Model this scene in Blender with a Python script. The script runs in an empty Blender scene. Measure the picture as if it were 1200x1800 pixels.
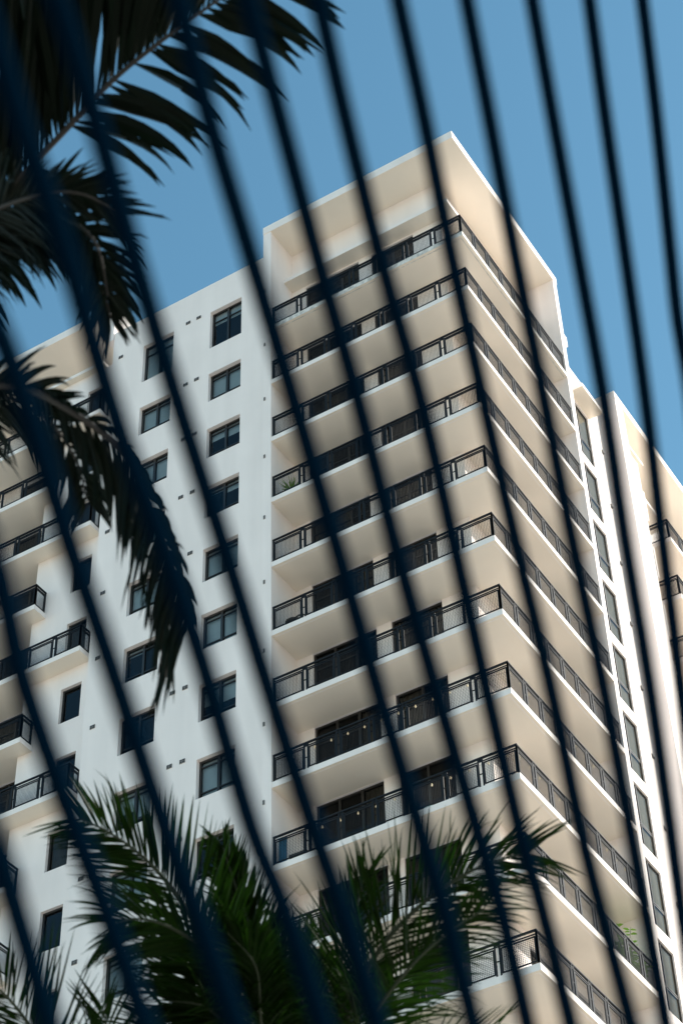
import bpy, math, random
from mathutils import Vector, Matrix
R = math.radians
random.seed(7)
sc = bpy.context.scene
COL = sc.collection

# ------------------------------------------------------------------ camera
AZ, EL, RO = -0.532162, 0.767940, -0.034741
F_PX = 3533.84                       # focal length in pixels of a 1200 x 1800 frame
CAM = Vector((18.806, -41.125, 1.60))
Z0 = 58.776                          # height of the top balcony slab
fwd = Vector((math.sin(AZ)*math.cos(EL), math.cos(AZ)*math.cos(EL), math.sin(EL)))
rgt = fwd.cross(Vector((0, 0, 1))).normalized()
upv = rgt.cross(fwd)
r2 = rgt*math.cos(RO) + upv*math.sin(RO)
u2 = -rgt*math.sin(RO) + upv*math.cos(RO)
cd = bpy.data.cameras.new('camera')
cam = bpy.data.objects.new('camera', cd); COL.objects.link(cam)
m3 = Matrix((r2, u2, -fwd)).transposed()
cam.matrix_world = Matrix.Translation(CAM) @ m3.to_4x4()
cd.sensor_fit = 'VERTICAL'; cd.sensor_height = 36.0
cd.lens = F_PX/1800*36.0
cd.clip_start = 0.1; cd.clip_end = 5000
cd.dof.use_dof = True
cd.dof.focus_distance = 70.0
cd.dof.aperture_fstop = 4.1
sc.camera = cam

def at(x, y, d):                     # photograph pixel + distance along the view axis -> point in metres
    return CAM + (r2*((x-600)/F_PX) + u2*(-(y-900)/F_PX) + fwd)*d

# ------------------------------------------------------------------ sky, sun, exposure
SUN = Vector((1.0, 0.70, 0.57)).normalized()
sun_el = math.asin(SUN.z); sun_az = math.atan2(SUN.x, SUN.y)
w = bpy.data.worlds.new('World'); sc.world = w; w.use_nodes = True
nt = w.node_tree; nt.nodes.clear()
sky = nt.nodes.new('ShaderNodeTexSky'); sky.sky_type = 'NISHITA'; sky.sun_disc = False
sky.sun_elevation = sun_el; sky.sun_rotation = sun_az
sky.air_density = 1.0; sky.dust_density = 0.3; sky.ozone_density = 0.0
bg = nt.nodes.new('ShaderNodeBackground'); bg.inputs['Strength'].default_value = 0.12
wo = nt.nodes.new('ShaderNodeOutputWorld')
hs = nt.nodes.new('ShaderNodeHueSaturation'); hs.inputs['Hue'].default_value = 0.478; hs.inputs['Saturation'].default_value = 1.22; hs.inputs['Value'].default_value = 1.08
nt.links.new(sky.outputs[0], hs.inputs['Color']); nt.links.new(hs.outputs[0], bg.inputs[0]); nt.links.new(bg.outputs[0], wo.inputs[0])
sl = bpy.data.lights.new('sun', 'SUN'); sl.energy = 4.0; sl.angle = R(0.5); sl.color = (1.0, 0.93, 0.82)
so = bpy.data.objects.new('sun', sl); COL.objects.link(so)
so.rotation_euler = (-SUN).to_track_quat('-Z', 'Y').to_euler(); so.location = (60, 40, 90)
sc.view_settings.view_transform = 'Standard'; sc.view_settings.look = 'None'
sc.view_settings.exposure = 0.9; sc.view_settings.gamma = 1.0
sc.render.engine = 'CYCLES'
sc.cycles.max_bounces = 10; sc.cycles.diffuse_bounces = 6; sc.cycles.transparent_max_bounces = 12

# ------------------------------------------------------------------ materials
def mat(name, col, rough=0.6, var=0.0, scale=1.0, bump=0.0, bscale=20.0, metal=0.0, streak=0.0, spec=0.5, transl=0.0, emit=None):
    m = bpy.data.materials.new(name); m.use_nodes = True
    n = m.node_tree; b = n.nodes['Principled BSDF']
    b.inputs['Base Color'].default_value = (*col, 1); b.inputs['Roughness'].default_value = rough
    b.inputs['Metallic'].default_value = metal; b.inputs['Specular IOR Level'].default_value = spec
    tc = n.nodes.new('ShaderNodeTexCoord')
    last = None
    if var or streak:
        rgb = n.nodes.new('ShaderNodeRGB'); rgb.outputs[0].default_value = (*col, 1); last = rgb.outputs[0]
        def layer(sc3, amt, sharp, det):
            nonlocal last
            mp = n.nodes.new('ShaderNodeMapping'); mp.inputs['Scale'].default_value = sc3
            nz = n.nodes.new('ShaderNodeTexNoise'); nz.inputs['Scale'].default_value = scale; nz.inputs['Detail'].default_value = det
            rp = n.nodes.new('ShaderNodeMapRange')
            rp.inputs['From Min'].default_value = 0.5-sharp; rp.inputs['From Max'].default_value = 0.5+sharp
            rp.inputs['To Min'].default_value = 1.0-amt; rp.inputs['To Max'].default_value = 1.0+amt*0.35
            mx = n.nodes.new('ShaderNodeVectorMath'); mx.operation = 'SCALE'
            n.links.new(tc.outputs['Object'], mp.inputs[0]); n.links.new(mp.outputs[0], nz.inputs['Vector'])
            n.links.new(nz.outputs[0], rp.inputs[0]); n.links.new(last, mx.inputs[0]); n.links.new(rp.outputs[0], mx.inputs['Scale'])
            last = mx.outputs[0]
        if var: layer((1, 1, 1), var, 0.25, 6)
        if streak: layer((2.2, 2.2, 0.12), streak, 0.16, 4)
        n.links.new(last, b.inputs['Base Color'])
    if bump:
        nz = n.nodes.new('ShaderNodeTexNoise'); nz.inputs['Scale'].default_value = bscale; nz.inputs['Detail'].default_value = 5
        bp = n.nodes.new('ShaderNodeBump'); bp.inputs['Strength'].default_value = bump; bp.inputs['Distance'].default_value = 0.02
        n.links.new(tc.outputs['Object'], nz.inputs['Vector']); n.links.new(nz.outputs[0], bp.inputs['Height'])
        n.links.new(bp.outputs[0], b.inputs['Normal'])
    if emit:
        b.inputs['Emission Color'].default_value = (*emit[0], 1); b.inputs['Emission Strength'].default_value = emit[1]
    if transl:
        tr = n.nodes.new('ShaderNodeBsdfTranslucent'); mix = n.nodes.new('ShaderNodeMixShader')
        mix.inputs[0].default_value = transl
        out = n.nodes['Material Output']
        if last: n.links.new(last, tr.inputs[0])
        else: tr.inputs[0].default_value = (*col, 1)
        n.links.new(b.outputs[0], mix.inputs[1]); n.links.new(tr.outputs[0], mix.inputs[2]); n.links.new(mix.outputs[0], out.inputs[0])
    return m

def glass_mat(name, tint, trans, ior=1.35):
    m = bpy.data.materials.new(name); m.use_nodes = True; n = m.node_tree
    for x in list(n.nodes):
        if x.type == 'BSDF_PRINCIPLED': n.nodes.remove(x)
    out = n.nodes['Material Output']
    t = n.nodes.new('ShaderNodeBsdfTransparent'); t.inputs[0].default_value = (*tint, 1)
    g = n.nodes.new('ShaderNodeBsdfGlossy'); g.inputs['Roughness'].default_value = 0.02; g.inputs[0].default_value = (0.9, 0.95, 1, 1)
    fr = n.nodes.new('ShaderNodeFresnel'); fr.inputs[0].default_value = ior
    nz = n.nodes.new('ShaderNodeTexNoise'); nz.inputs['Scale'].default_value = 0.7
    bp = n.nodes.new('ShaderNodeBump'); bp.inputs['Strength'].default_value = 0.15; bp.inputs['Distance'].default_value = 0.02
    tc = n.nodes.new('ShaderNodeTexCoord')
    n.links.new(tc.outputs['Object'], nz.inputs['Vector']); n.links.new(nz.outputs[0], bp.inputs['Height'])
    n.links.new(bp.outputs[0], g.inputs['Normal']); n.links.new(bp.outputs[0], fr.inputs['Normal'])
    mx = n.nodes.new('ShaderNodeMixShader')
    n.links.new(fr.outputs[0], mx.inputs[0]); n.links.new(t.outputs[0], mx.inputs[1]); n.links.new(g.outputs[0], mx.inputs[2])
    n.links.new(mx.outputs[0], out.inputs[0]); return m

M = dict(
    stucco=mat('white_stucco', (0.85, 0.79, 0.765), 0.85, var=0.05, scale=0.6, bump=0.25, bscale=14, streak=0.05),
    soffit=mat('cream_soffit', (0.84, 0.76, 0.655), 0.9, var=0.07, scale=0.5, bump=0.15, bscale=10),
    slab=mat('white_slab', (0.83, 0.78, 0.75), 0.85, var=0.09, scale=1.2, bump=0.2, bscale=12),
    dirty=mat('stained_slab', (0.70, 0.69, 0.66), 0.9, var=0.6, scale=5.0, bump=0.2),
    floor=mat('balcony_tile', (0.55, 0.50, 0.44), 0.8, var=0.08, scale=3),
    black=mat('black_metal', (0.009, 0.0105, 0.013), 0.55, spec=0.22),
    frame=mat('window_frame_metal', (0.016, 0.015, 0.014), 0.4),
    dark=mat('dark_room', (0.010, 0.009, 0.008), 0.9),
    glass=glass_mat('window_glass', (0.72, 0.78, 0.8), 1),
    cglass=glass_mat('clear_window_glass', (0.80, 0.80, 0.76), 1, 1.18),
    dglass=glass_mat('tinted_door_glass', (0.42, 0.42, 0.40), 1),
    blind=mat('roller_blind', (0.42, 0.48, 0.50), 0.9, var=0.06, scale=4),
    curtain=mat('curtain', (0.20, 0.18, 0.14), 0.9, var=0.2, scale=6),
    sheer=mat('sheer_curtain', (0.34, 0.31, 0.25), 0.9, var=0.15, scale=5),
    vent=mat('vent_grille', (0.20, 0.19, 0.18), 0.6),
    bar=mat('dark_blue_paint', (0.0005, 0.0055, 0.0135), 0.7, spec=0.0),
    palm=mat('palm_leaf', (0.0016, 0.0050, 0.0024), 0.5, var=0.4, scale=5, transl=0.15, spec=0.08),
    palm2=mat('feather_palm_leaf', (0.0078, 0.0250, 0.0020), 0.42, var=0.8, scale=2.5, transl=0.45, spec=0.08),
    rachis=mat('palm_stem', (0.015, 0.0135, 0.012), 0.75, var=0.2, scale=9),
    rachis2=mat('green_palm_stem', (0.012, 0.022, 0.006), 0.7, var=0.2, scale=9),
    trunk=mat('palm_trunk', (0.20, 0.17, 0.14), 0.9, var=0.3, scale=5, bump=0.6, bscale=8),
    ground=mat('paving', (0.54, 0.475, 0.40), 0.9, var=0.12, scale=0.4),
    leaf=mat('house_plant_leaf', (0.17, 0.33, 0.04), 0.45, transl=0.3),
    pot=mat('pot', (0.35, 0.20, 0.13), 0.7),
    bulb=mat('bulb_glass', (0.8, 0.7, 0.5), 0.3, emit=((1.0, 0.78, 0.45), 0.2)),
    wicker=mat('wicker', (0.05, 0.045, 0.04), 0.7),
    blue=mat('blue_towel', (0.02, 0.12, 0.22), 0.8, var=0.2, scale=8),
    whitec=mat('white_cushion', (0.45, 0.55, 0.50), 0.8),
)

M['bar'].node_tree.nodes['Principled BSDF'].inputs['IOR'].default_value = 1.03
# ------------------------------------------------------------------ mesh helpers
class MB:
    def __init__(s): s.v = []; s.f = []; s.mi = []
    def quad(s, a, b, c, d, mi=0):
        i = len(s.v); s.v += [tuple(a), tuple(b), tuple(c), tuple(d)]; s.f.append((i, i+1, i+2, i+3)); s.mi.append(mi); return s
    def box(s, x0, x1, y0, y1, z0, z1, mi=0, bot=None):
        i = len(s.v)
        s.v += [(x0,y0,z0),(x1,y0,z0),(x1,y1,z0),(x0,y1,z0),(x0,y0,z1),(x1,y0,z1),(x1,y1,z1),(x0,y1,z1)]
        s.f += [(i,i+3,i+2,i+1),(i+4,i+5,i+6,i+7),(i,i+1,i+5,i+4),(i+1,i+2,i+6,i+5),(i+2,i+3,i+7,i+6),(i+3,i,i+4,i+7)]
        s.mi += [mi if bot is None else bot, mi, mi, mi, mi, mi]; return s
    def tube(s, pts, rad, n=8, mi=0, caps=True):
        pts = [Vector(p) for p in pts]; N = len(pts)
        rs = rad if isinstance(rad, (list, tuple)) else [rad]*N
        base = len(s.v); ref = None
        for i, p in enumerate(pts):
            t = (pts[min(i+1, N-1)] - pts[max(i-1, 0)]).normalized()
            if ref is None:
                ref = Vector((0, 0, 1)) if abs(t.z) < 0.9 else Vector((1, 0, 0))
            a = (ref - t*ref.dot(t)).normalized(); ref = a; b = t.cross(a)
            for k in range(n):
                th = 2*math.pi*k/n
                s.v.append(tuple(p + (a*math.cos(th) + b*math.sin(th))*rs[i]))
        for i in range(N-1):
            for k in range(n):
                k2 = (k+1) % n
                s.f.append((base+i*n+k, base+i*n+k2, base+(i+1)*n+k2, base+(i+1)*n+k)); s.mi.append(mi)
        if caps:
            s.f.append(tuple(base+k for k in reversed(range(n)))); s.mi.append(mi)
            s.f.append(tuple(base+(N-1)*n+k for k in range(n))); s.mi.append(mi)
        return s
    def build(s, name, mats, parent=None, loc=(0, 0, 0), smooth=False, label=None):
        me = bpy.data.meshes.new(name); me.from_pydata(s.v, [], s.f)
        for m in (mats if isinstance(mats, list) else [mats]): me.materials.append(m)
        for p, k in zip(me.polygons, s.mi): p.material_index = k
        if smooth:
            for p in me.polygons: p.use_smooth = True
        me.update()
        o = bpy.data.objects.new(name, me); COL.objects.link(o); o.location = loc
        if parent: o.parent = parent
        if label: o['label'] = label
        return o
def thing(name, label, cat, loc=(0, 0, 0), group=None):
    o = bpy.data.objects.new(name, None); COL.objects.link(o); o.location = loc
    o['label'] = label; o['category'] = cat
    if group: o['group'] = group
    return o
def copy(o, parent, loc=None):
    c = o.copy(); COL.objects.link(c); c.parent = parent
    if loc is not None: c.location = loc
    return c

# ------------------------------------------------------------------ ground
g = MB().quad((-1500, -1500, 0), (1500, -1500, 0), (1500, 1500, 0), (-1500, 1500, 0)).build('ground', M['ground'])
g['kind'] = 'structure'

# ------------------------------------------------------------------ the apartment tower
T = thing('apartment_tower', 'tall white apartment tower with wraparound corner balconies and black mesh railings', 'building')
NF = 19
FL = [Z0 - 3.0*k for k in range(NF)]         # slab levels
def W(z): return Z0 + z                       # heights relative to the top slab

def wall(axis, plane, a0, a1, z0, z1, holes, depth, out, name='wall', m='stucco'):
    """wall sheet with openings: axis 'y' = plane at y, runs along x; axis 'x' = plane at x, runs along y. out = direction of the street"""
    aa = sorted(set([a0, a1] + [v for h in holes for v in h[:2]])); zz = sorted(set([z0, z1] + [v for h in holes for v in h[2:4]]))
    mb = MB(); back = plane - out*depth
    P = (lambda a, z, p: (a, p, z)) if axis == 'y' else (lambda a, z, p: (p, a, z))
    def inh(a, z):
        for h in holes:
            if h[0]-1e-6 < a < h[1]+1e-6 and h[2]-1e-6 < z < h[3]+1e-6: return True
        return False
    for i in range(len(aa)-1):
        j = 0
        while j < len(zz)-1:
            am = (aa[i]+aa[i+1])/2
            if inh(am, (zz[j]+zz[j+1])/2): j += 1; continue
            k = j
            while k+1 < len(zz)-1 and not inh(am, (zz[k+1]+zz[k+2])/2): k += 1
            mb.quad(P(aa[i], zz[j], plane), P(aa[i+1], zz[j], plane), P(aa[i+1], zz[k+1], plane), P(aa[i], zz[k+1], plane)); j = k+1
    for h in holes:
        b0, b1, c0, c1 = h[:4]
        mb.quad(P(b0, c0, plane), P(b1, c0, plane), P(b1, c0, back), P(b0, c0, back))
        mb.quad(P(b0, c1, plane), P(b1, c1, plane), P(b1, c1, back), P(b0, c1, back))
        mb.quad(P(b0, c0, plane), P(b0, c1, plane), P(b0, c1, back), P(b0, c0, back))
        mb.quad(P(b1, c0, plane), P(b1, c1, plane), P(b1, c1, back), P(b1, c0, back))
    return mb.build(name, M[m], T)

def glazing(axis, plane, b0, b1, c0, c1, out, cols=2, trans=(), blinds=None, name='window', glass='glass', fw=0.07, gd=.05, cdp=.14):
    """frame + glass (+ blinds) + dark room behind, set `plane`; trans = heights of crossbars as fractions"""
    o = bpy.data.objects.new
    def B(mb, a, b, y0, y1, z0, z1, mi=0):
        lo, hi = sorted((plane - out*y0, plane - out*y1))
        if axis == 'y': mb.box(a, b, lo, hi, z0, z1, mi)
        else: mb.box(lo, hi, a, b, z0, z1, mi)
    f = MB()
    B(f, b0, b0+fw, 0, .08, c0, c1); B(f, b1-fw, b1, 0, .08, c0, c1)
    B(f, b0+fw, b1-fw, 0, .08, c0, c0+fw); B(f, b0+fw, b1-fw, 0, .08, c1-fw, c1)
    cw = (b1-b0)/cols
    for i in range(1, cols): B(f, b0+cw*i-fw*.6, b0+cw*i+fw*.6, .003, .083, c0+fw, c1-fw)
    for t in trans:
        z = c0 + (c1-c0)*t; B(f, b0+fw, b1-fw, .012, .07, z-.02, z+.02)
    win = f.build(name, M['frame'], T)
    gl = MB(); P = (lambda a, z, p: (a, p, z)) if axis == 'y' else (lambda a, z, p: (p, a, z))
    p = plane - out*gd
    gl.quad(P(b0+.02, c0+.02, p), P(b1-.02, c0+.02, p), P(b1-.02, c1-.02, p), P(b0+.02, c1-.02, p)).build('glass', M[glass], win)
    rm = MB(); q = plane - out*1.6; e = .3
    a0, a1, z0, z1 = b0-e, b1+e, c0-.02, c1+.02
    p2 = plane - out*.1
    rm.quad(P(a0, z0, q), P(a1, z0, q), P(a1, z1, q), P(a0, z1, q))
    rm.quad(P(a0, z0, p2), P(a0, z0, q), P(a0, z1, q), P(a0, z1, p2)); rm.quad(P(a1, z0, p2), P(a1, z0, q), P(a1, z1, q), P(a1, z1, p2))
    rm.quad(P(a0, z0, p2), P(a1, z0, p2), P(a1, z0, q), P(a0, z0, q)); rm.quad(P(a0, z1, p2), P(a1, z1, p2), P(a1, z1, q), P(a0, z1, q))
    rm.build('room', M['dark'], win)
    if blinds:
        for i, (t0, kind) in enumerate(blinds):
            if t0 is None: continue
            x0 = b0 + cw*i + .05; x1 = b0 + cw*(i+1) - .05; zb = c0 + (c1-c0)*t0
            if kind == 'blind':
                MB().quad(P(x0, zb, plane-out*.12), P(x1, zb, plane-out*.12), P(x1, c1, plane-out*.12), P(x0, c1, plane-out*.12)).build('blind', M['blind'], win)
            else:
                mb = MB(); n = 14
                for k in range(n):
                    xa = x0+(x1-x0)*k/n; xb = x0+(x1-x0)*(k+1)/n; da = cdp+.05*(k % 2); db = cdp+.05*((k+1) % 2)
                    mb.quad(P(xa, zb, plane-out*da), P(xb, zb, plane-out*db), P(xb, c1, plane-out*db), P(xa, c1, plane-out*da))
                mb.build('curtain', M['sheer' if kind == 'curtain2' else 'curtain'], win)
    return win

# --- main facade, y = 0 plane, x -15.7 .. -8.5
holes = []; wins = []
cols = [(-14.18, -12.73), (-11.0, -9.55)]
rng = random.Random(3)
for ci, (x0, x1) in enumerate(cols):
    holes.append((x0, x1, W(.56), W(2.68))); wins.append((x0, x1, W(.56), W(2.68), True, ci, -1))
    for k in range(NF-1):
        h = (x0, x1, W(-2.42-3*k), W(-.89-3*k)); holes.append(h); wins.append((*h, False, ci, k))
wall('y', 0.04, -15.7, -8.5, 0, W(4.39), holes, .22, -1)
mb = MB(); mb.quad((-15.7, .04, W(4.39)), (-8.5, .04, W(4.39)), (-8.5, .4, W(4.39)), (-15.7, .4, W(4.39)))
mb.quad((-15.7, .4, W(4.39)), (-8.5, .4, W(4.39)), (-8.5, .4, W(3.4)), (-15.7, .4, W(3.4)))
mb.quad((-15.7, .04, 0), (-15.7, .6, 0), (-15.7, .6, W(4.39)), (-15.7, .04, W(4.39)))
mb.build('parapet', M['stucco'], T)
# how each window is dressed, from the photograph
dress = {(1, -1): [(.72, 'blind'), (.72, 'blind')], (0, -1): [(.05, 'blind'), (.05, 'blind')],
         (1, 0): [(.04, 'blind'), (.04, 'blind')], (0, 0): [(.04, 'blind'), (.04, 'blind')],
         (1, 1): [(.68, 'blind'), (.62, 'blind')], (0, 1): [(.04, 'blind'), (.04, 'blind')],
         (1, 2): [(.84, 'blind'), (.72, 'blind')], (0, 2): [(.5, 'blind'), (.3, 'blind')],
         (1, 3): [(.04, 'blind'), (.04, 'blind')], (0, 3): [(.06, 'blind'), (.1, 'blind')],
         (1, 4): [(.04, 'blind'), (.04, 'blind')], (0, 4): [(.82, 'blind'), None],
         (1, 5): [(.5, 'blind'), (.45, 'blind')], (0, 5): None,
         (1, 6): [(.04, 'blind'), (.04, 'blind')], (0, 6): [(.5, 'blind'), (.3, 'blind')],
         (1, 7): None, (0, 7): [(.3, 'blind'), (.3, 'blind')]}
for (x0, x1, z0, z1, top, ci, k) in wins:
    d = dress.get((ci, k), rng.choice([[(.04, 'blind'), (.04, 'blind')], None, [(.5, 'blind'), (.5, 'blind')]]))
    if d: d = [x if x else (None, '') for x in d]
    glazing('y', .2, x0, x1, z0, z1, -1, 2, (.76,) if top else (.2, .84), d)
# small vents
def vent(x, y, z, wd, h, out='y'):
    mb = MB()
    if out == 'y':
        mb.box(x-wd/2, x+wd/2, y-.02, y+.02, z-h/2, z+h/2)
        for i in range(2):
            for j in range(2): mb.box(x-wd/2+.02+i*wd/2, x-.02+i*wd/2, y-.03, y-.02, z-h/2+.015+j*h/2, z-.015+j*h/2, 1)
    else:
        mb.box(x-.02, x+.04, y-wd/2, y+wd/2, z-h/2, z+h/2); mb.box(x+.04, x+.06, y-wd/2+.02, y+wd/2-.02, z-h/2+.02, z-h/2+.04, 1)
    return mb
v0 = vent(0, 0, 0, .21, .15).build('vent', [M['vent'], M['frame']], T, (-12.05, .04, W(2.72)))
zs = [2.72] + [-.84-2.98*k for k in range(12)]
for i, z in enumerate(zs):
    for x in ((-12.05, -11.55) if i not in (4,) else (-11.55,)):
        if i == 0 and x == -12.05: continue
        copy(v0, T, (x, .04, W(z)))
    copy(v0, T, (-15.29, .04, W(z)))
vp = vent(0, 0, 0, .07, .16).build('overflow_outlet', [M['vent'], M['frame']], T, (-8.44, -.02, W(-.87)))
for k in range(-1, 12):
    if k: copy(vp, T, (-8.44, -.02, W((2.2 if k == -1 else -.87-2.96*k))))

# --- frame round the corner balconies
fr = MB()
fr.box(-8.52, -8.17, -.02, 1.62, 0, W(5.70))
fr.box(-1.62, 0, 8.2, 8.53, 0, W(5.70))
fr.build('frame_pier', M['stucco'], T)
rf = MB(); rf.box(-8.52, 0.02, -.04, 8.55, W(5.70), W(6.12), 0, bot=1)
rf.build('roof', [M['slab'], M['soffit']], T)
ro = MB(); ro.box(-.55, -.15, 8.75, 9.15, W(2.6), W(3.15)); ro.build('rooftop_unit', M['stucco'], T)

# --- core walls behind the balconies
LD = [(-7.55, -5.15), (-4.60, -2.74)]; RD = [(2.7, 4.7), (5.6, 7.2)]
hl, hr = [], []
for k in range(-1, NF-1):
    zf = (W(.06) if k == -1 else FL[k+1]+.06); zt = (W(3.36) if k == -1 else FL[k]-.16)
    for d in LD: hl.append((d[0], d[1], zf+.02, zt, k))
    for d in RD: hr.append((d[0], d[1], zf+.02, zt-.35, k))
wall('y', 1.5, -8.17, -1.5, 0, W(5.70), hl, .12, -1)
wall('x', -1.5, 1.5, 8.2, 0, W(5.70), hr, .12, 1)
for h in hl:
    cur = [(.02, 'curtain') if rng.random() < .35 else (None, '') for _ in range(3)]
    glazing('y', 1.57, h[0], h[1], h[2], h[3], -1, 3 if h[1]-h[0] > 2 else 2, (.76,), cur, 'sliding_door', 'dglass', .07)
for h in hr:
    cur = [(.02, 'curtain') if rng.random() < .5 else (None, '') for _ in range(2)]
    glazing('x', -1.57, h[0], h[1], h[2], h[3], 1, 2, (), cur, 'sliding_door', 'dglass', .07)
# eyebrow slab above the penthouse doors
eb = MB(); eb.box(-8.17, -.9, .9, 1.5, W(3.46), W(3.64), 0, bot=1); eb.box(-1.5, -.9, 1.5, 8.2, W(3.46), W(3.64), 0, bot=1)
eb.build('canopy', [M['slab'], M['soffit']], T)

# --- balcony railings
def mesh_panel_mb(L, axis, h0=.09, h1=.84, step=.05):
    """woven wire panel of length L along +axis, standing 0..h above the slab"""
    mb = MB(); t = .0033
    def B(a, b, z0, z1, w_=t):
        if axis == 'x': mb.box(a, b, -w_, w_, z0, z1)
        else: mb.box(-w_, w_, a, b, z0, z1)
    B(0, .035, h0, h1, .018); B(L-.035, L, h0, h1, .018); B(.035, L-.035, h0, h0+.03, .018); B(.035, L-.035, h1-.03, h1, .018)
    n = int((L-.07)/step)
    for i in range(1, n): x = .035 + (L-.07)*i/n; B(x-t, x+t, h0+.03, h1-.03)
    n = int((h1-h0-.06)/step)
    for i in range(1, n): z = h0+.03+(h1-h0-.06)*i/n; B(.035, L-.035, z-t, z+t, t*.8)
    return mb
protos = {}
def railing(axis, fixed, a0, a1, z, nb, parent=None, label=None):
    """railing along axis from a0 to a1 at `fixed`; nb bays"""
    L = (a1-a0)/nb; key = (axis, round(L, 3))
    mb = MB()
    def B(a, b, c0, c1, w_):
        if axis == 'x': mb.box(a, b, fixed-w_, fixed+w_, c0, c1)
        else: mb.box(fixed-w_, fixed+w_, a, b, c0, c1)
    B(a0-.03, a1+.03, z+.985, z+1.03, .033)
    B(a0, a1, z+.88, z+.91, .015)
    for i in range(nb+1):
        a = a0 + L*i
        for s in ((-.065, .065) if 0 < i < nb else (0,)):
            B(a+s-.022, a+s+.022, z, z+.985, .022)
        if 0 < i < nb: B(a-.043, a+.043, z+.45, z+.48, .01); B(a-.043, a+.043, z+.93, z+.96, .01)
    r = mb.build('railing', M['black'], parent or T)
    for i in range(nb):
        s0 = .10 if i else .035; s1 = .10 if i < nb-1 else .035
        PL = round(L - s0 - s1, 3)
        loc = (a0+L*i+s0, fixed, z) if axis == 'x' else (fixed, a0+L*i+s0, z)
        k2 = (axis, PL)
        if k2 not in protos: protos[k2] = mesh_panel_mb(PL, axis).build('mesh_panel', M['black'], r, loc)
        else: copy(protos[k2], r, loc)
    return r

# --- corner balconies
for k in range(NF):
    z = FL[k]
    if k > 12: break
    mb = MB(); mi = 0
    mb.box(-8.17, 0, 0, 1.5, z-.15, z+.06, 0, bot=1); mb.box(-1.5, 0, 1.5, 8.2, z-.15, z+.06, 0, bot=1)
    mb.box(-8.1, -.11, .10, .125, z-.158, z-.15, 0); mb.box(-.125, -.10, .125, 8.15, z-.158, z-.15, 0)
    mb.build('balcony_slab', [M['dirty'] if k == 0 else M['slab'], M['soffit']], T)
    railing('x', .06, -8.12, -.06, z+.06, 7)
    railing('y', -.06, .06, 8.14, z+.06, 8)

# --- left balcony stack
holesA, holesB = [], []
for k in range(-1, 13):
    zt = W(3.0) if k == -1 else FL[k]
    long_floor = ((k+1) % 2 == 0 and k+1 < 8)
    zb = zt-2.45 if not long_floor else (zt-2.94 if k >= 0 else W(.07))
    ztop = zt-.93 if k >= 0 else W(2.3)
    holesA.append((-17.25, -16.36, zb, ztop))
    holesB.append((-21.15, -19.02, (FL[k+1]+.07), (zt-.16 if k >= 0 else W(2.9))))
    holesB.append((-25.2, -22.6, (FL[k+1]+.07), (zt-.16 if k >= 0 else W(2.9))))
wall('y', .56, -18.92, -15.7, 0, W(3.3), holesA, .15, -1)
wall('y', 1.5, -30, -18.92, 0, W(3.3), holesB, .12, -1)
MB().quad((-18.92, .56, 0), (-18.92, 1.5, 0), (-18.92, 1.5, W(3.3)), (-18.92, .56, W(3.3))).build('wall', M['stucco'], T)
for i, h in enumerate(holesA):
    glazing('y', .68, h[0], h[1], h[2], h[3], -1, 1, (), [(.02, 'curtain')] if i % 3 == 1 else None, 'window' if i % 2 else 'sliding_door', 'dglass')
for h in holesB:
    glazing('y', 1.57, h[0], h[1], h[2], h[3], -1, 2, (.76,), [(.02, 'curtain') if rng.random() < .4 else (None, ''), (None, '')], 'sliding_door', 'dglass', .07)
MB().box(-30, -15.72, -.04, 9, W(5.70), W(6.12), 0, bot=1).build('roof', [M['slab'], M['soffit']], T)
MB().box(-16.02, -15.72, 0, .9, W(4.0), W(5.70)).build('wall', M['stucco'], T)
MB().box(-30, -15.74, 3.0, 3.2, W(3.46), W(5.70)).build('wall', M['stucco'], T)
MB().box(-30, -16.4, .3, 1.5, W(3.30), W(3.46), 0, bot=1).box(-30, -16.04, 1.5, 3.2, W(3.30), W(3.46)).build('canopy', [M['slab'], M['soffit']], T)
for k in range(12):
    z = FL[k]; lg = (k % 2 == 0 and k < 8); xe = -16.03 if lg else -18.3; ye = .56 if lg else 1.5
    mb = MB()
    if lg: mb.box(-30, xe, -.1, .56, z-.15, z+.06, 0, bot=1); mb.box(-30, -18.92, .56, 1.5, z-.15, z+.06, 0, bot=1)
    else: mb.box(-30, -18.92, -.1, 1.5, z-.15, z+.06, 0, bot=1); mb.box(-18.92, xe, -.1, .56, z-.15, z+.06, 0, bot=1)
    mb.build('balcony_slab', [M['slab'], M['soffit']], T)
    railing('x', -.04, -27.59 if lg else -28.71, xe-.06, z+.06, 10 if lg else 9)
    railing('y', xe-.06, -.04, .5, z+.06, 1)

# --- right strip with tall windows
holesR = [(9.55, 11.28, W(-2.25), W(.60))]
for k in range(13): holesR.append((9.55, 11.28, W(-5.25-3.0*k), W(-2.75-3.0*k)))
wall('x', -.6, 8.53, 12.4, 0, W(2.6), holesR, .07, 1)
for h in holesR:
    glazing('x', -.655, h[0], h[1], h[2], h[3], 1, 2, (.37, .40), [(.02, 'curtain2') if rng.random() < .6 else (None, ''), (.02, 'curtain2')], 'window', 'cglass', .045, .02, .06)
mb = MB()
mb.quad((-.6, 12.4, 0), (-.75, 12.4, 0), (-.75, 12.4, W(2.6)), (-.6, 12.4, W(2.6)))
mb.quad((-.75, 12.4, 0), (-.75, 13.14, 0), (-.75, 13.14, W(3.2)), (-.75, 12.4, W(3.2)))
mb.quad((-.6, 8.53, W(2.6)), (-.6, 12.4, W(2.6)), (-3.0, 12.4, W(2.6)), (-3.0, 8.53, W(2.6)))
mb.build('wall', M['stucco'], T)
MB().box(-.6, -.02, 9.72, 11.5, W(.76), W(.96), 0, bot=1).build('canopy', [M['slab'], M['soffit']], T)
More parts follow.
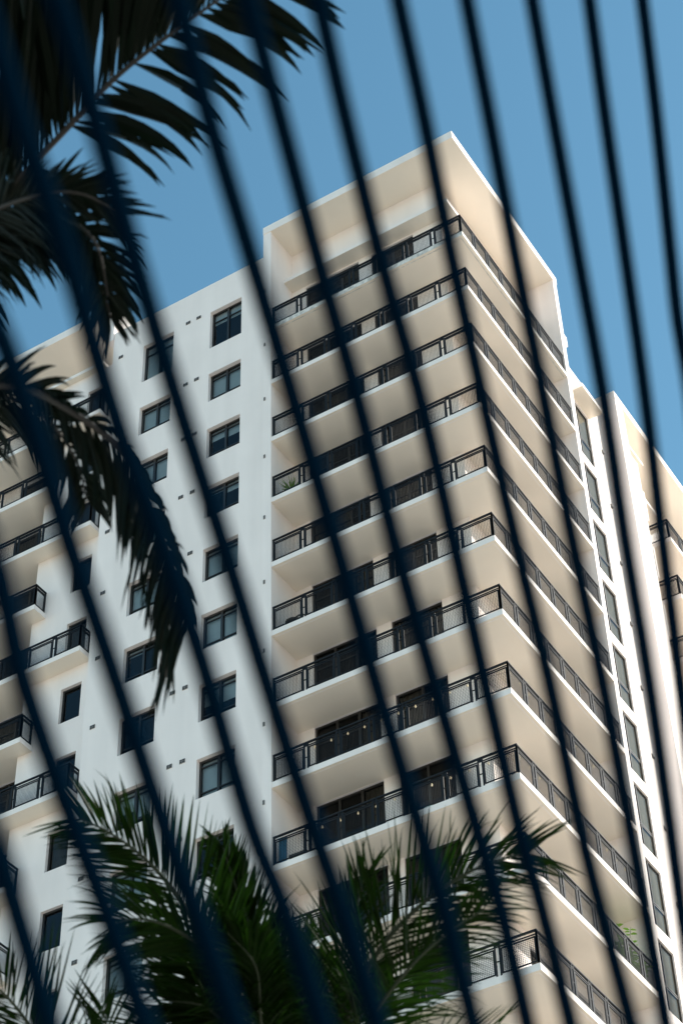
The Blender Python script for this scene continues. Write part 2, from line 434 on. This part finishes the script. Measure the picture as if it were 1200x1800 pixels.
vr = vent(0, 0, 0, .12, .18, 'x').build('overflow_outlet', [M['vent'], M['frame']], T, (-.6, 12.33, W(-.4)))
for k in range(1, 12): copy(vr, T, (-.6, 12.33, W(-.4-3.0*k)))

# --- second framed bay on the far right
mb = MB()
mb.box(-1.5, 0, 13.14, 13.87, W(.45), W(3.14))
mb.box(-1.5, 0, 13.14, 14.5, 0, W(.45))
for k in range(0, 13): mb.box(-.4, .03, 14.5, 14.62, FL[k]-3.0+.3, FL[k]-3.0+1.9)
mb.build('frame_pier', M['stucco'], T)
MB().box(-8, 0.02, 13.12, 34, W(3.14), W(3.56), 0, bot=1).build('roof', [M['slab'], M['soffit']], T)
MB().box(-1.2, 0, 13.88, 15.2, W(.9), W(1.04), 0, bot=1).build('canopy', [M['slab'], M['soffit']], T)
MB().box(-1.6, -1.5, 13.87, 34, 0, W(3.14)).build('wall', M['stucco'], T)
MB().box(-1.5, -.46, 14.5, 18.0, W(-.14), W(.06), 0, bot=1).build('balcony_slab', [M['slab'], M['soffit']], T)
for k in range(1, 9):
    z = FL[k]
    mb = MB(); mb.box(-1.5, .44, 15.62, 23.6, z-.15, z+.06, 0, bot=1); mb.build('balcony_slab', [M['slab'], M['soffit']], T)
    railing('x', 15.68, -1.44, .38, z+.06, 1)
    railing('y', .38, 15.68, 23.5, z+.06, 7)

# ------------------------------------------------------------------ things on the balconies
def leafy(name, label, loc, h, n, seed, long_=.22, spread=.5, group=None, spiky=False):
    t = thing(name, label, 'plant', loc, group); r = random.Random(seed)
    ph = .34
    prof = [(0, .11), (.30, .15), (.34, .165)]
    mb = MB(); mb.tube([(0, 0, z) for z, _ in prof], [q for _, q in prof], 14); mb.build('pot', M['pot'], t)
    st = MB(); lv = MB()
    if spiky:
        for i in range(n):
            a = r.random()*6.28; e = r.uniform(.2, 1.3); L = r.uniform(.6, 1)*h
            d = Vector((math.cos(a)*math.cos(e), math.sin(a)*math.cos(e), math.sin(e))); s = d.cross(Vector((0, 0, 1))).normalized()*.022
            p = Vector((0, 0, ph)); q = p+d*L*.5+Vector((0, 0, .03)); e2 = p+d*L
            lv.quad(p-s*.5, p+s*.5, q+s, q-s); lv.quad(q-s, q+s, e2+s*.05, e2-s*.05)
    else:
        for b in range(4):
            a = r.random()*6.28; top = Vector((math.cos(a)*spread*r.random(), math.sin(a)*spread*r.random(), h*r.uniform(.75, 1)))
            pts = [Vector((0, 0, ph-.02)).lerp(top, t_/4) + Vector((r.uniform(-.03, .03), r.uniform(-.03, .03), 0)) for t_ in range(5)]
            st.tube(pts, [.014, .012, .01, .008, .005], 6)
            for i in range(n//4):
                p = pts[0].lerp(top, r.uniform(.35, 1)); a2 = r.random()*6.28
                d = Vector((math.cos(a2), math.sin(a2), r.uniform(-.3, .6))).normalized(); s = d.cross(Vector((0, 0, 1))).normalized()
                L = long_*r.uniform(.6, 1.1); wv = L*.28; dn = Vector((0, 0, -L*.18))
                lv.quad(p, p+d*L*.35+s*wv, p+d*L*.75+s*wv*.7+dn*.4, p+d*L+dn); lv.quad(p, p+d*L+dn, p+d*L*.75-s*wv*.7+dn*.4, p+d*L*.35-s*wv)
        st.build('stem', M['rachis2'], t)
    lv.build('foliage', M['leaf'], t)
leafy('potted_plant', 'tall leafy potted plant rising above the railing of a lower right hand balcony', (-.55, 7.5, FL[9]+.06), 2.15, 120, 5, .32)
leafy('potted_plant', 'bushy potted plant behind the mesh at the end of the same right hand balcony', (-.42, 7.85, FL[9]+.06), 1.35, 80, 8, .26)
leafy('potted_agave', 'spiky small plant in a pot behind the railing at the left end of a balcony', (-7.62, .45, FL[3]+.06), .62, 40, 3, spiky=True)

def round_chair(loc, label):
    t = thing('balcony_chair', label, 'chair', loc); mb = MB()
    n = 20
    hoop = [Vector((.32*math.cos(a), .12+.05*math.sin(a), .62+.36*math.sin(a))) for a in [2*math.pi*i/n for i in range(n+1)]]
    mb.tube(hoop, .025, 8)
    for i in range(-4, 5):
        x = i*.065; h = math.sqrt(max(0, .32**2-x*x))/.32*.36; mb.tube([(x, .12-.05*h, .62-h), (x, .12+.05*h, .62+h)], .007, 5)
    mb.build('backrest', M['wicker'], t)
    s = MB(); s.tube([(0, -.12, .38), (0, -.12, .44)], [.29, .30], 20); s.build('seat', M['wicker'], t)
    for sx in (-1, 1):
        for sy in (-1, 1):
            MB().tube([(sx*.18, -.12+sy*.18, .38), (sx*.24, -.12+sy*.24, 0)], .015, 6).build('leg', M['black'], t)
    return t
round_chair((-7.62, .62, FL[5]+.06), 'dark chair with round hoop back behind the mesh at the left end of a balcony')
# lounge chair with blue towel
t = thing('lounge_chair', 'dark lounge chair behind the railing beside a hanging blue towel', 'chair', (-7.45, .55, FL[8]+.06))
mb = MB(); mb.box(-.3, .3, -.28, .28, .30, .37); mb.build('seat', M['wicker'], t)
mb = MB(); mb.quad((-.3, .25, .36), (.3, .25, .36), (.3, .42, .86), (-.3, .42, .86)); mb.quad((-.3, .29, .36), (.3, .29, .36), (.3, .46, .86), (-.3, .46, .86))
mb.quad((-.3, .25, .36), (-.3, .29, .36), (-.3, .46, .86), (-.3, .42, .86)); mb.quad((.3, .25, .36), (.3, .29, .36), (.3, .46, .86), (.3, .42, .86)); mb.quad((-.3, .42, .86), (.3, .42, .86), (.3, .46, .86), (-.3, .46, .86))
mb.build('backrest', M['wicker'], t)
for sx in (-.27, .27):
    for sy in (-.25, .25): MB().tube([(sx, sy, 0), (sx, sy, .3)], .018, 6).build('leg', M['black'], t)
mb = MB(); n = 10
for i in range(n):
    xa = -.14+.28*i/n; xb = -.14+.28*(i+1)/n; ya = .02*math.sin(i*1.3); yb = .02*math.sin((i+1)*1.3)
    mb.quad((xa, ya, 0), (xb, yb, .02), (xb, yb+.01, .92), (xa, ya+.01, .92)); mb.quad((xa, ya+.012, 0), (xb, yb+.012, .02), (xb, yb+.022, .92), (xa, ya+.022, .92))
o = mb.build('beach_towel', M['blue'], None, (-7.88, .14, FL[8]+.12)); o['label'] = 'blue towel hanging behind the balcony mesh beside the dark lounge chair'; o['category'] = 'towel'
# round pale cushion at slab edge
mb = MB(); prof = [(-.09, .10), (-.075, .26), (-.03, .33), (.03, .33), (.075, .26), (.09, .10)]
mb.tube([(0, 0, z) for z, _ in prof], [r for _, r in prof], 24)
o = mb.build('floor_cushion', M['whitec'], None, (-3.0, .45, FL[8]+.16), smooth=True); o['label'] = 'round pale cushion lying on the balcony floor below the string lights'; o['category'] = 'cushion'

# string lights
def string_lights(k, z, xs, ys, label):
    t = thing('string_lights', label, 'string lights', (0, 0, FL[k]), 'string lights along the balcony railings')
    pts = []
    path = [(x, .13) for x in xs] + [(-.13, y) for y in ys]
    for i, (x, y) in enumerate(path):
        pts.append(Vector((x, y, z+.05)))
        if i+1 < len(path):
            x2, y2 = path[i+1]; pts.append(Vector(((x+x2)/2, (y+y2)/2, z+.02)))
    MB().tube(pts, .004, 4).build('wire', M['black'], t)
    b = None
    for (x, y) in path:
        if b is None:
            mb = MB(); pr = [(.045, .012), (.02, .014), (.0, .028), (-.025, .034), (-.05, .024), (-.062, .006)]
            mb.tube([(0, 0, q) for q, _ in pr], [r for _, r in pr], 8); b = mb.build('bulb', M['bulb'], t, (x, y, z), smooth=True)
        else: copy(b, t, (x, y, z))
string_lights(7, .87, [-6.7+.585*i for i in range(11)], [.3+.6*i for i in range(12)], 'string of small bulbs along the railing one floor above the other lit string')
string_lights(8, .87, [-6.5+.612*i for i in range(11)], [.35+.61*i for i in range(12)], 'string of small bulbs along the railing of the balcony with the blue towel')

# ------------------------------------------------------------------ foreground screen of dark curved bars
def invd(x, y): return .53 - .00026*(x-600) + .00005*(y-900)
bars = [
 [(1120,-60),(1128,0),(1152,200),(1178,450),(1190,560),(1213,700),(1236,900)],
 [(1027,-60),(1035,0),(1062,200),(1098,450),(1133,700),(1163,950),(1194,1200),(1222,1450)],
 [(927,-60),(935,0),(970,200),(1015,450),(1060,700),(1098,950),(1140,1200),(1176,1450),(1222,1800)],
 [(812,-60),(820,0),(858,200),(905,450),(955,700),(1005,950),(1058,1200),(1105,1450),(1170,1800)],
 [(690,-60),(700,0),(743,200),(793,450),(848,700),(905,950),(965,1200),(1018,1450),(1055,1600),(1108,1800)],
 [(548,-60),(560,0),(605,200),(667,450),(738,700),(796,950),(852,1200),(910,1450),(952,1600),(1002,1800)],
 [(424,-60),(437,0),(490,200),(557,450),(628,700),(692,950),(762,1200),(835,1450),(880,1600),(926,1800)],
 [(298,-60),(315,0),(365,200),(440,450),(515,700),(588,950),(660,1200),(735,1450),(780,1600),(832,1800)],
 [(75,-60),(100,0),(165,200),(235,450),(310,700),(390,950),(468,1200),(548,1450),(600,1600),(662,1800)],
 [(-50,-60),(-30,0),(32,200),(118,450),(208,750),(283,950),(360,1180),(440,1450),(500,1600),(566,1800)],
 [(-150,200),(-60,450),(25,650),(120,950),(205,1200),(288,1450),(343,1600),(415,1800)],
 [(-160,700),(-20,950),(42,1200),(130,1450),(186,1600),(255,1800)],
 [(-130,1200),(-20,1450),(28,1600),(88,1800)],
]
def smooth_line(pts, n=6):
    out = []
    P = [pts[0]] + pts + [pts[-1]]
    for i in range(1, len(P)-2):
        a, b, c, d = P[i-1], P[i], P[i+1], P[i+2]
        for j in range(n):
            t_ = j/n
            out.append(.5*((2*b)+(c-a)*t_+(2*a-5*b+4*c-d)*t_*t_+(3*b-a-3*c+d)*t_**3))
    out.append(P[-2]); return out
world = []
for b in bars:
    pts = [at(x, y, 1/invd(x, y)) for x, y in b]
    t0 = (pts[0]-pts[1]).normalized(); t1 = (pts[-1]-pts[-2]).normalized()
    top = [pts[0] + t0*.45, pts[0]+t0*.2]
    e = pts[-1]; low = [e + t1*.2]
    d = t1.copy(); p = low[0]
    for q in range(4):
        d = (d*.6 + Vector((0, 0, -1))*.4).normalized(); p = p + d*.14
        if p.z < .2: break
        low.append(p)
    low.append(Vector((p.x, p.y, .06)))
    world.append(top + pts + low)
base = Vector(world[6][-1]); base.z = 0
S = thing('bar_screen', 'blurred dark blue curved metal bars close in front of the whole view', 'metal screen', base)
for b in world:
    pts = smooth_line([p-base for p in b], 7)
    MB().tube(pts, .0102, 14).build('bar', M['bar'], S, smooth=True)
MB().tube(smooth_line([b[0]-base for b in world], 5), .022, 12).build('top_rail', M['bar'], S, smooth=True)
MB().tube(smooth_line([Vector((b[-1].x, b[-1].y, .06))-base for b in world], 5), .03, 12).build('bottom_rail', M['bar'], S, smooth=True)

# ------------------------------------------------------------------ palms
def frond(parent, base, pts, seed, L, wd, step, ang=55, sides=(1, 1), droop=.5, lift=.0, leafm='palm', stem='rachis', r0=.022, start=.0, jag=0.0, twist=.5, prof=None, lmul=(1, 1), ang2=None, pet=.25, rise=5, taper=2.2):
    """pts: list of (px, py, distance). Leaflets grow on both sides of the rachis in a plane that faces the ground."""
    r = random.Random(seed)
    P = smooth_line([at(*p) - base for p in pts], 8)
    seg = [0]
    for i in range(1, len(P)): seg.append(seg[-1]+(P[i]-P[i-1]).length)
    tot = seg[-1]
    lv = MB(); cnt = int(tot/step)
    idx = 0
    for c in range(cnt):
        s = (c+.5)/cnt
        if s < start: continue
        dist = s*tot
        while idx+1 < len(seg)-1 and seg[idx+1] < dist: idx += 1
        q = (dist-seg[idx])/max(1e-6, seg[idx+1]-seg[idx]); p = P[idx].lerp(P[idx+1], q)
        Tn = (P[idx+1]-P[idx]).normalized()
        Uh = (fwd*.8 + Vector((0, 0, 1))*.3).normalized()
        Sd = Tn.cross(Uh).normalized(); Nn = Sd.cross(Tn).normalized()
        for si, sg in enumerate((1, -1)):
            if sides[si] == 0 or r.random() > sides[si]: continue
            pr = (prof(s) if prof else (.55+.75*math.sin(math.pi*min(1, s*.9+.12))))
            LL = L*pr*r.uniform(.82, 1.12)*lmul[si]
            a = R((ang if si == 0 or ang2 is None else ang2)*(1-.45*s) + r.uniform(-8, 8))
            d = (Tn*math.cos(a) + Sd*sg*math.sin(a) + Nn*(lift+r.uniform(-.18, .18))).normalized()
            n = 7; cur = p.copy() + Tn*r.uniform(-.3, .3)*step; pos = [cur.copy()]; dirs = [d.copy()]
            dr = droop*r.uniform(.6, 1.4)
            for k in range(n):
                d = (d + Vector((0, 0, -1))*dr*(k+1)/n*.30).normalized(); cur = cur + d*LL/n; pos.append(cur.copy()); dirs.append(d.copy())
            th = r.uniform(-twist, twist)
            W0 = wd*r.uniform(.8, 1.15)
            rows = []
            for k, (pp, dd) in enumerate(zip(pos, dirs)):
                u = k/n; wv = W0*(pet+(1-pet)*min(1, u*rise))*(1-u**taper)**.9 + .0006
                sv = dd.cross(Nn).normalized(); nv = sv.cross(dd)
                sv2 = (sv*math.cos(th) + nv*math.sin(th))
                nv2 = sv2.cross(dd)
                rows.append((pp + sv2*wv*.5 + nv2*wv*.18, pp, pp - sv2*wv*.5 + nv2*wv*.18))
            i0 = len(lv.v)
            for ro_ in rows: lv.v += [tuple(x) for x in ro_]
            for k in range(n):
                lv.f.append((i0+3*k, i0+3*k+1, i0+3*k+4, i0+3*k+3)); lv.f.append((i0+3*k+1, i0+3*k+2, i0+3*k+5, i0+3*k+4)); lv.mi += [0, 0]
            if jag and r.random() < jag:           # split tip
                k = r.choice((3, 4, 5)); pp = pos[k]; d2 = (dirs[k] + Sd*sg*r.uniform(-.35, .35) + Tn*r.uniform(-.3, .3)).normalized(); sv = d2.cross(Nn).normalized()*W0*.2
                q1 = pp + d2*LL*.22; q2 = q1 + (d2+Vector((0, 0, -.5))).normalized()*LL*.22
                lv.quad(pp-sv, pp+sv, q1+sv*.7, q1-sv*.7); lv.quad(q1-sv*.7, q1+sv*.7, q2+sv*.05, q2-sv*.05)
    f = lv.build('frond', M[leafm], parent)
    n = len(P)
    MB().tube(P, [r0*(1-.8*i/(n-1)) for i in range(n)], 8).build('frond_stem', M[stem], f, smooth=True)
    return f

def palm(name, label, crown_px, dist, r_tr, fronds, k=1.0):
    dist = dist*k
    c = at(crown_px[0], crown_px[1], dist); base = Vector((c.x, c.y, 0))
    t = thing(name, label, 'palm', base)
    h = c.z; pts = []; rr = []
    for i in range(25):
        u = i/24; pts.append((math.sin(u*2)*.08-math.sin(2)*.08, 0, u*h)); rr.append(r_tr*(1.35-.5*u) * (1.0 + .04*(i % 2)))
    MB().tube(pts, rr, 16).build('trunk', M['trunk'], t, smooth=True)
    for kw in fronds:
        kw = dict(kw); kw['pts'] = [(crown_px[0], crown_px[1], dist)] + [(p[0], p[1], p[2]*k) for p in kw['pts']]
        for q in ('L', 'wd', 'step', 'r0'): kw[q] = kw[q]*k
        frond(t, base, **kw)
    return t

DA = 6.5
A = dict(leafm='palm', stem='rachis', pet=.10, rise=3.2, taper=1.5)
palm('coconut_palm', 'dark broad leaved palm with large fronds hanging into the upper left sky', (-560, 880), 7.2, .19, k=1.38, fronds=[
    dict(pts=[(-250,560,6.8),(0,345,6.5),(100,245,6.45),(200,140,6.4),(300,60,6.35),(390,-5,6.35),(480,-70,6.3)], seed=1, L=.54, wd=.060, step=.0165, ang=62, ang2=92, sides=(1, .5), droop=.7, jag=.5, start=.36, r0=.016, lmul=(1.6, .76), twist=.7, prof=lambda s: .60+.45*math.sin(math.pi*min(1, (s-.3)*1.25)), **A),
    dict(pts=[(-250,560,6.7),(-60,400,6.3),(50,370,6.1),(120,385,6.05),(170,430,6.0),(190,520,6.0)], seed=2, L=.32, wd=.022, step=.0125, ang=66, droop=.7, jag=.4, start=.42, r0=.014, **A),
    dict(pts=[(-250,560,6.7),(-60,400,6.2),(60,345,5.9),(140,340,5.85),(200,370,5.85)], seed=3, L=.30, wd=.024, step=.016, ang=50, droop=.35, jag=.3, start=.5, r0=.012, **A),
    dict(pts=[(-250,560,6.7),(-60,420,6.3),(60,420,6.2),(140,450,6.1),(180,510,6.1),(195,560,6.1)], seed=5, L=.25, wd=.020, step=.012, ang=45, droop=.5, jag=.4, start=.5, r0=.012, **A),
    dict(pts=[(-250,600,6.7),(-80,460,6.4),(0,430,6.3),(60,440,6.3)], seed=4, L=.14, wd=.036, step=.026, ang=62, droop=.5, jag=.3, start=.55, r0=.014, **A),
    dict(pts=[(-260,760,6.9),(-80,690,6.6),(30,680,6.5),(120,720,6.4),(200,780,6.4),(250,855,6.35),(290,950,6.3),(318,1040,6.3),(330,1105,6.3)], seed=6, L=.31, wd=.027, step=.0125, ang=58, sides=(.5, .85), droop=1.5, jag=.4, start=.40, r0=.018, lmul=(.38, 1), prof=lambda s: (.30 if s < .60 else min(1.0, .30+(s-.60)*5.5)), **A),
    dict(pts=[(-260,800,6.9),(-60,700,6.6),(60,720,6.5),(130,800,6.5),(152,880,6.5)], seed=7, L=.28, wd=.034, step=.022, ang=62, droop=.6, jag=.3, start=.5, r0=.012, **A),
    dict(pts=[(-350,500,6.9),(-200,200,6.6),(-120,60,6.5),(-40,40,6.5),(40,45,6.5)], seed=9, L=.25, wd=.04, step=.035, ang=60, droop=.3, start=.5, r0=.02, **A),
])
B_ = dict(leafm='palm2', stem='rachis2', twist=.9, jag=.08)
palm('feather_palm', 'green feather palm with fine narrow leaflets in front of the lower white facade', (440, 2080), 8.6, .12, k=1.4, fronds=[
    dict(pts=[(430,1900,8.3),(400,1740,8.2),(350,1640,8.1),(300,1560,8.1),(250,1505,8.05),(190,1462,8.0),(140,1438,8.0)], seed=11, L=0.403, wd=0.0153, step=0.0137, ang=58, droop=.18, lift=.1, start=.3, r0=.016, **B_),
    dict(pts=[(450,1880,8.2),(420,1760,8.0),(370,1680,7.9),(300,1630,7.8),(240,1615,7.8),(200,1625,7.8)], seed=12, L=0.426, wd=0.0153, step=0.0126, ang=58, droop=.5, start=.3, r0=.014, **B_),
    dict(pts=[(470,1880,8.4),(470,1760,8.4),(445,1650,8.4),(415,1560,8.4),(392,1490,8.4)], seed=13, L=0.269, wd=0.0168, step=0.0095, ang=38, droop=.3, start=.3, r0=.016, **B_),
    dict(pts=[(440,1900,8.2),(410,1820,8.0),(360,1770,7.9),(300,1760,7.9)], seed=14, L=0.403, wd=0.0168, step=0.0126, ang=55, droop=.7, start=.2, r0=.012, **B_),
    dict(pts=[(480,1880,8.5),(490,1770,8.5),(480,1690,8.5),(468,1640,8.5)], seed=15, L=0.336, wd=0.0126, step=0.0232, ang=45, droop=.1, start=.3, r0=.012, **B_),
    dict(pts=[(430,1930,8.3),(360,1860,8.2),(290,1830,8.2),(220,1830,8.2)], seed=17, L=.40, wd=0.0153, step=0.0109, ang=55, droop=.6, start=.2, r0=.012, **B_),
    dict(pts=[(450,1930,8.7),(420,1830,8.7),(380,1720,8.7),(340,1650,8.7)], seed=18, L=.42, wd=0.0170, step=0.0095, ang=50, droop=.7, start=.2, r0=.012, **B_),
    dict(pts=[(460,1930,8.7),(470,1830,8.7),(500,1730,8.7),(540,1680,8.7)], seed=19, L=.40, wd=0.0170, step=0.0095, ang=50, droop=.6, start=.2, r0=.012, **B_),
    dict(pts=[(460,1930,8.6),(450,1830,8.6),(430,1700,8.6),(410,1600,8.6),(400,1530,8.6)], seed=20, L=.22, wd=0.0170, step=0.0068, ang=35, droop=.3, start=.25, r0=.012, **B_),
    dict(pts=[(480,1900,8.1),(460,1800,7.9),(450,1700,7.8),(400,1640,7.8)], seed=16, L=0.381, wd=0.0181, step=0.0126, ang=50, droop=.8, start=.2, r0=.012, **B_),
])
palm('feather_palm', 'green feather palm with an arching frond reaching right across the lower balconies', (600, 2100), 8.8, .12, k=1.4, fronds=[
    dict(pts=[(585,1900,8.5),(620,1760,8.3),(670,1665,8.2),(740,1590,8.1),(820,1535,8.0),(890,1508,8.0),(930,1500,8.0)], seed=21, L=0.448, wd=0.0132, step=0.0137, ang=55, droop=.25, lift=.05, start=.28, r0=.016, **B_),
    dict(pts=[(600,1900,8.3),(660,1780,8.0),(730,1690,7.8),(800,1630,7.8),(850,1600,7.8)], seed=22, L=0.403, wd=0.0126, step=0.0169, ang=52, droop=.5, start=.3, r0=.012, **B_),
    dict(pts=[(590,1900,8.6),(585,1780,8.6),(600,1690,8.6),(625,1600,8.6),(640,1540,8.6)], seed=23, L=0.336, wd=0.0126, step=0.0190, ang=40, droop=.1, start=.3, r0=.012, **B_),
    dict(pts=[(570,1920,8.3),(550,1820,8.2),(520,1740,8.2),(480,1690,8.2)], seed=24, L=0.403, wd=0.0139, step=0.0126, ang=52, droop=.6, start=.2, r0=.012, **B_),
    dict(pts=[(640,1980,8.3),(720,1880,8.1),(800,1830,8.1),(880,1800,8.1)], seed=25, L=0.269, wd=0.0098, step=0.0316, ang=50, droop=.1, start=.3, r0=.01, **B_),
])
palm('feather_palm', 'feather palm showing only its leaf tips in the bottom left corner', (140, 2150), 8.0, .12, k=1.4, fronds=[
    dict(pts=[(130,1980,7.8),(90,1880,7.7),(50,1800,7.7),(0,1740,7.6),(-60,1700,7.6)], seed=31, L=0.403, wd=0.0126, step=0.0148, ang=55, droop=.15, lift=.05, start=.25, r0=.014, **B_),
    dict(pts=[(150,1980,7.8),(180,1900,7.7),(190,1830,7.7),(180,1770,7.7)], seed=32, L=0.336, wd=0.0126, step=0.0190, ang=45, droop=.1, start=.3, r0=.012, **B_),
])
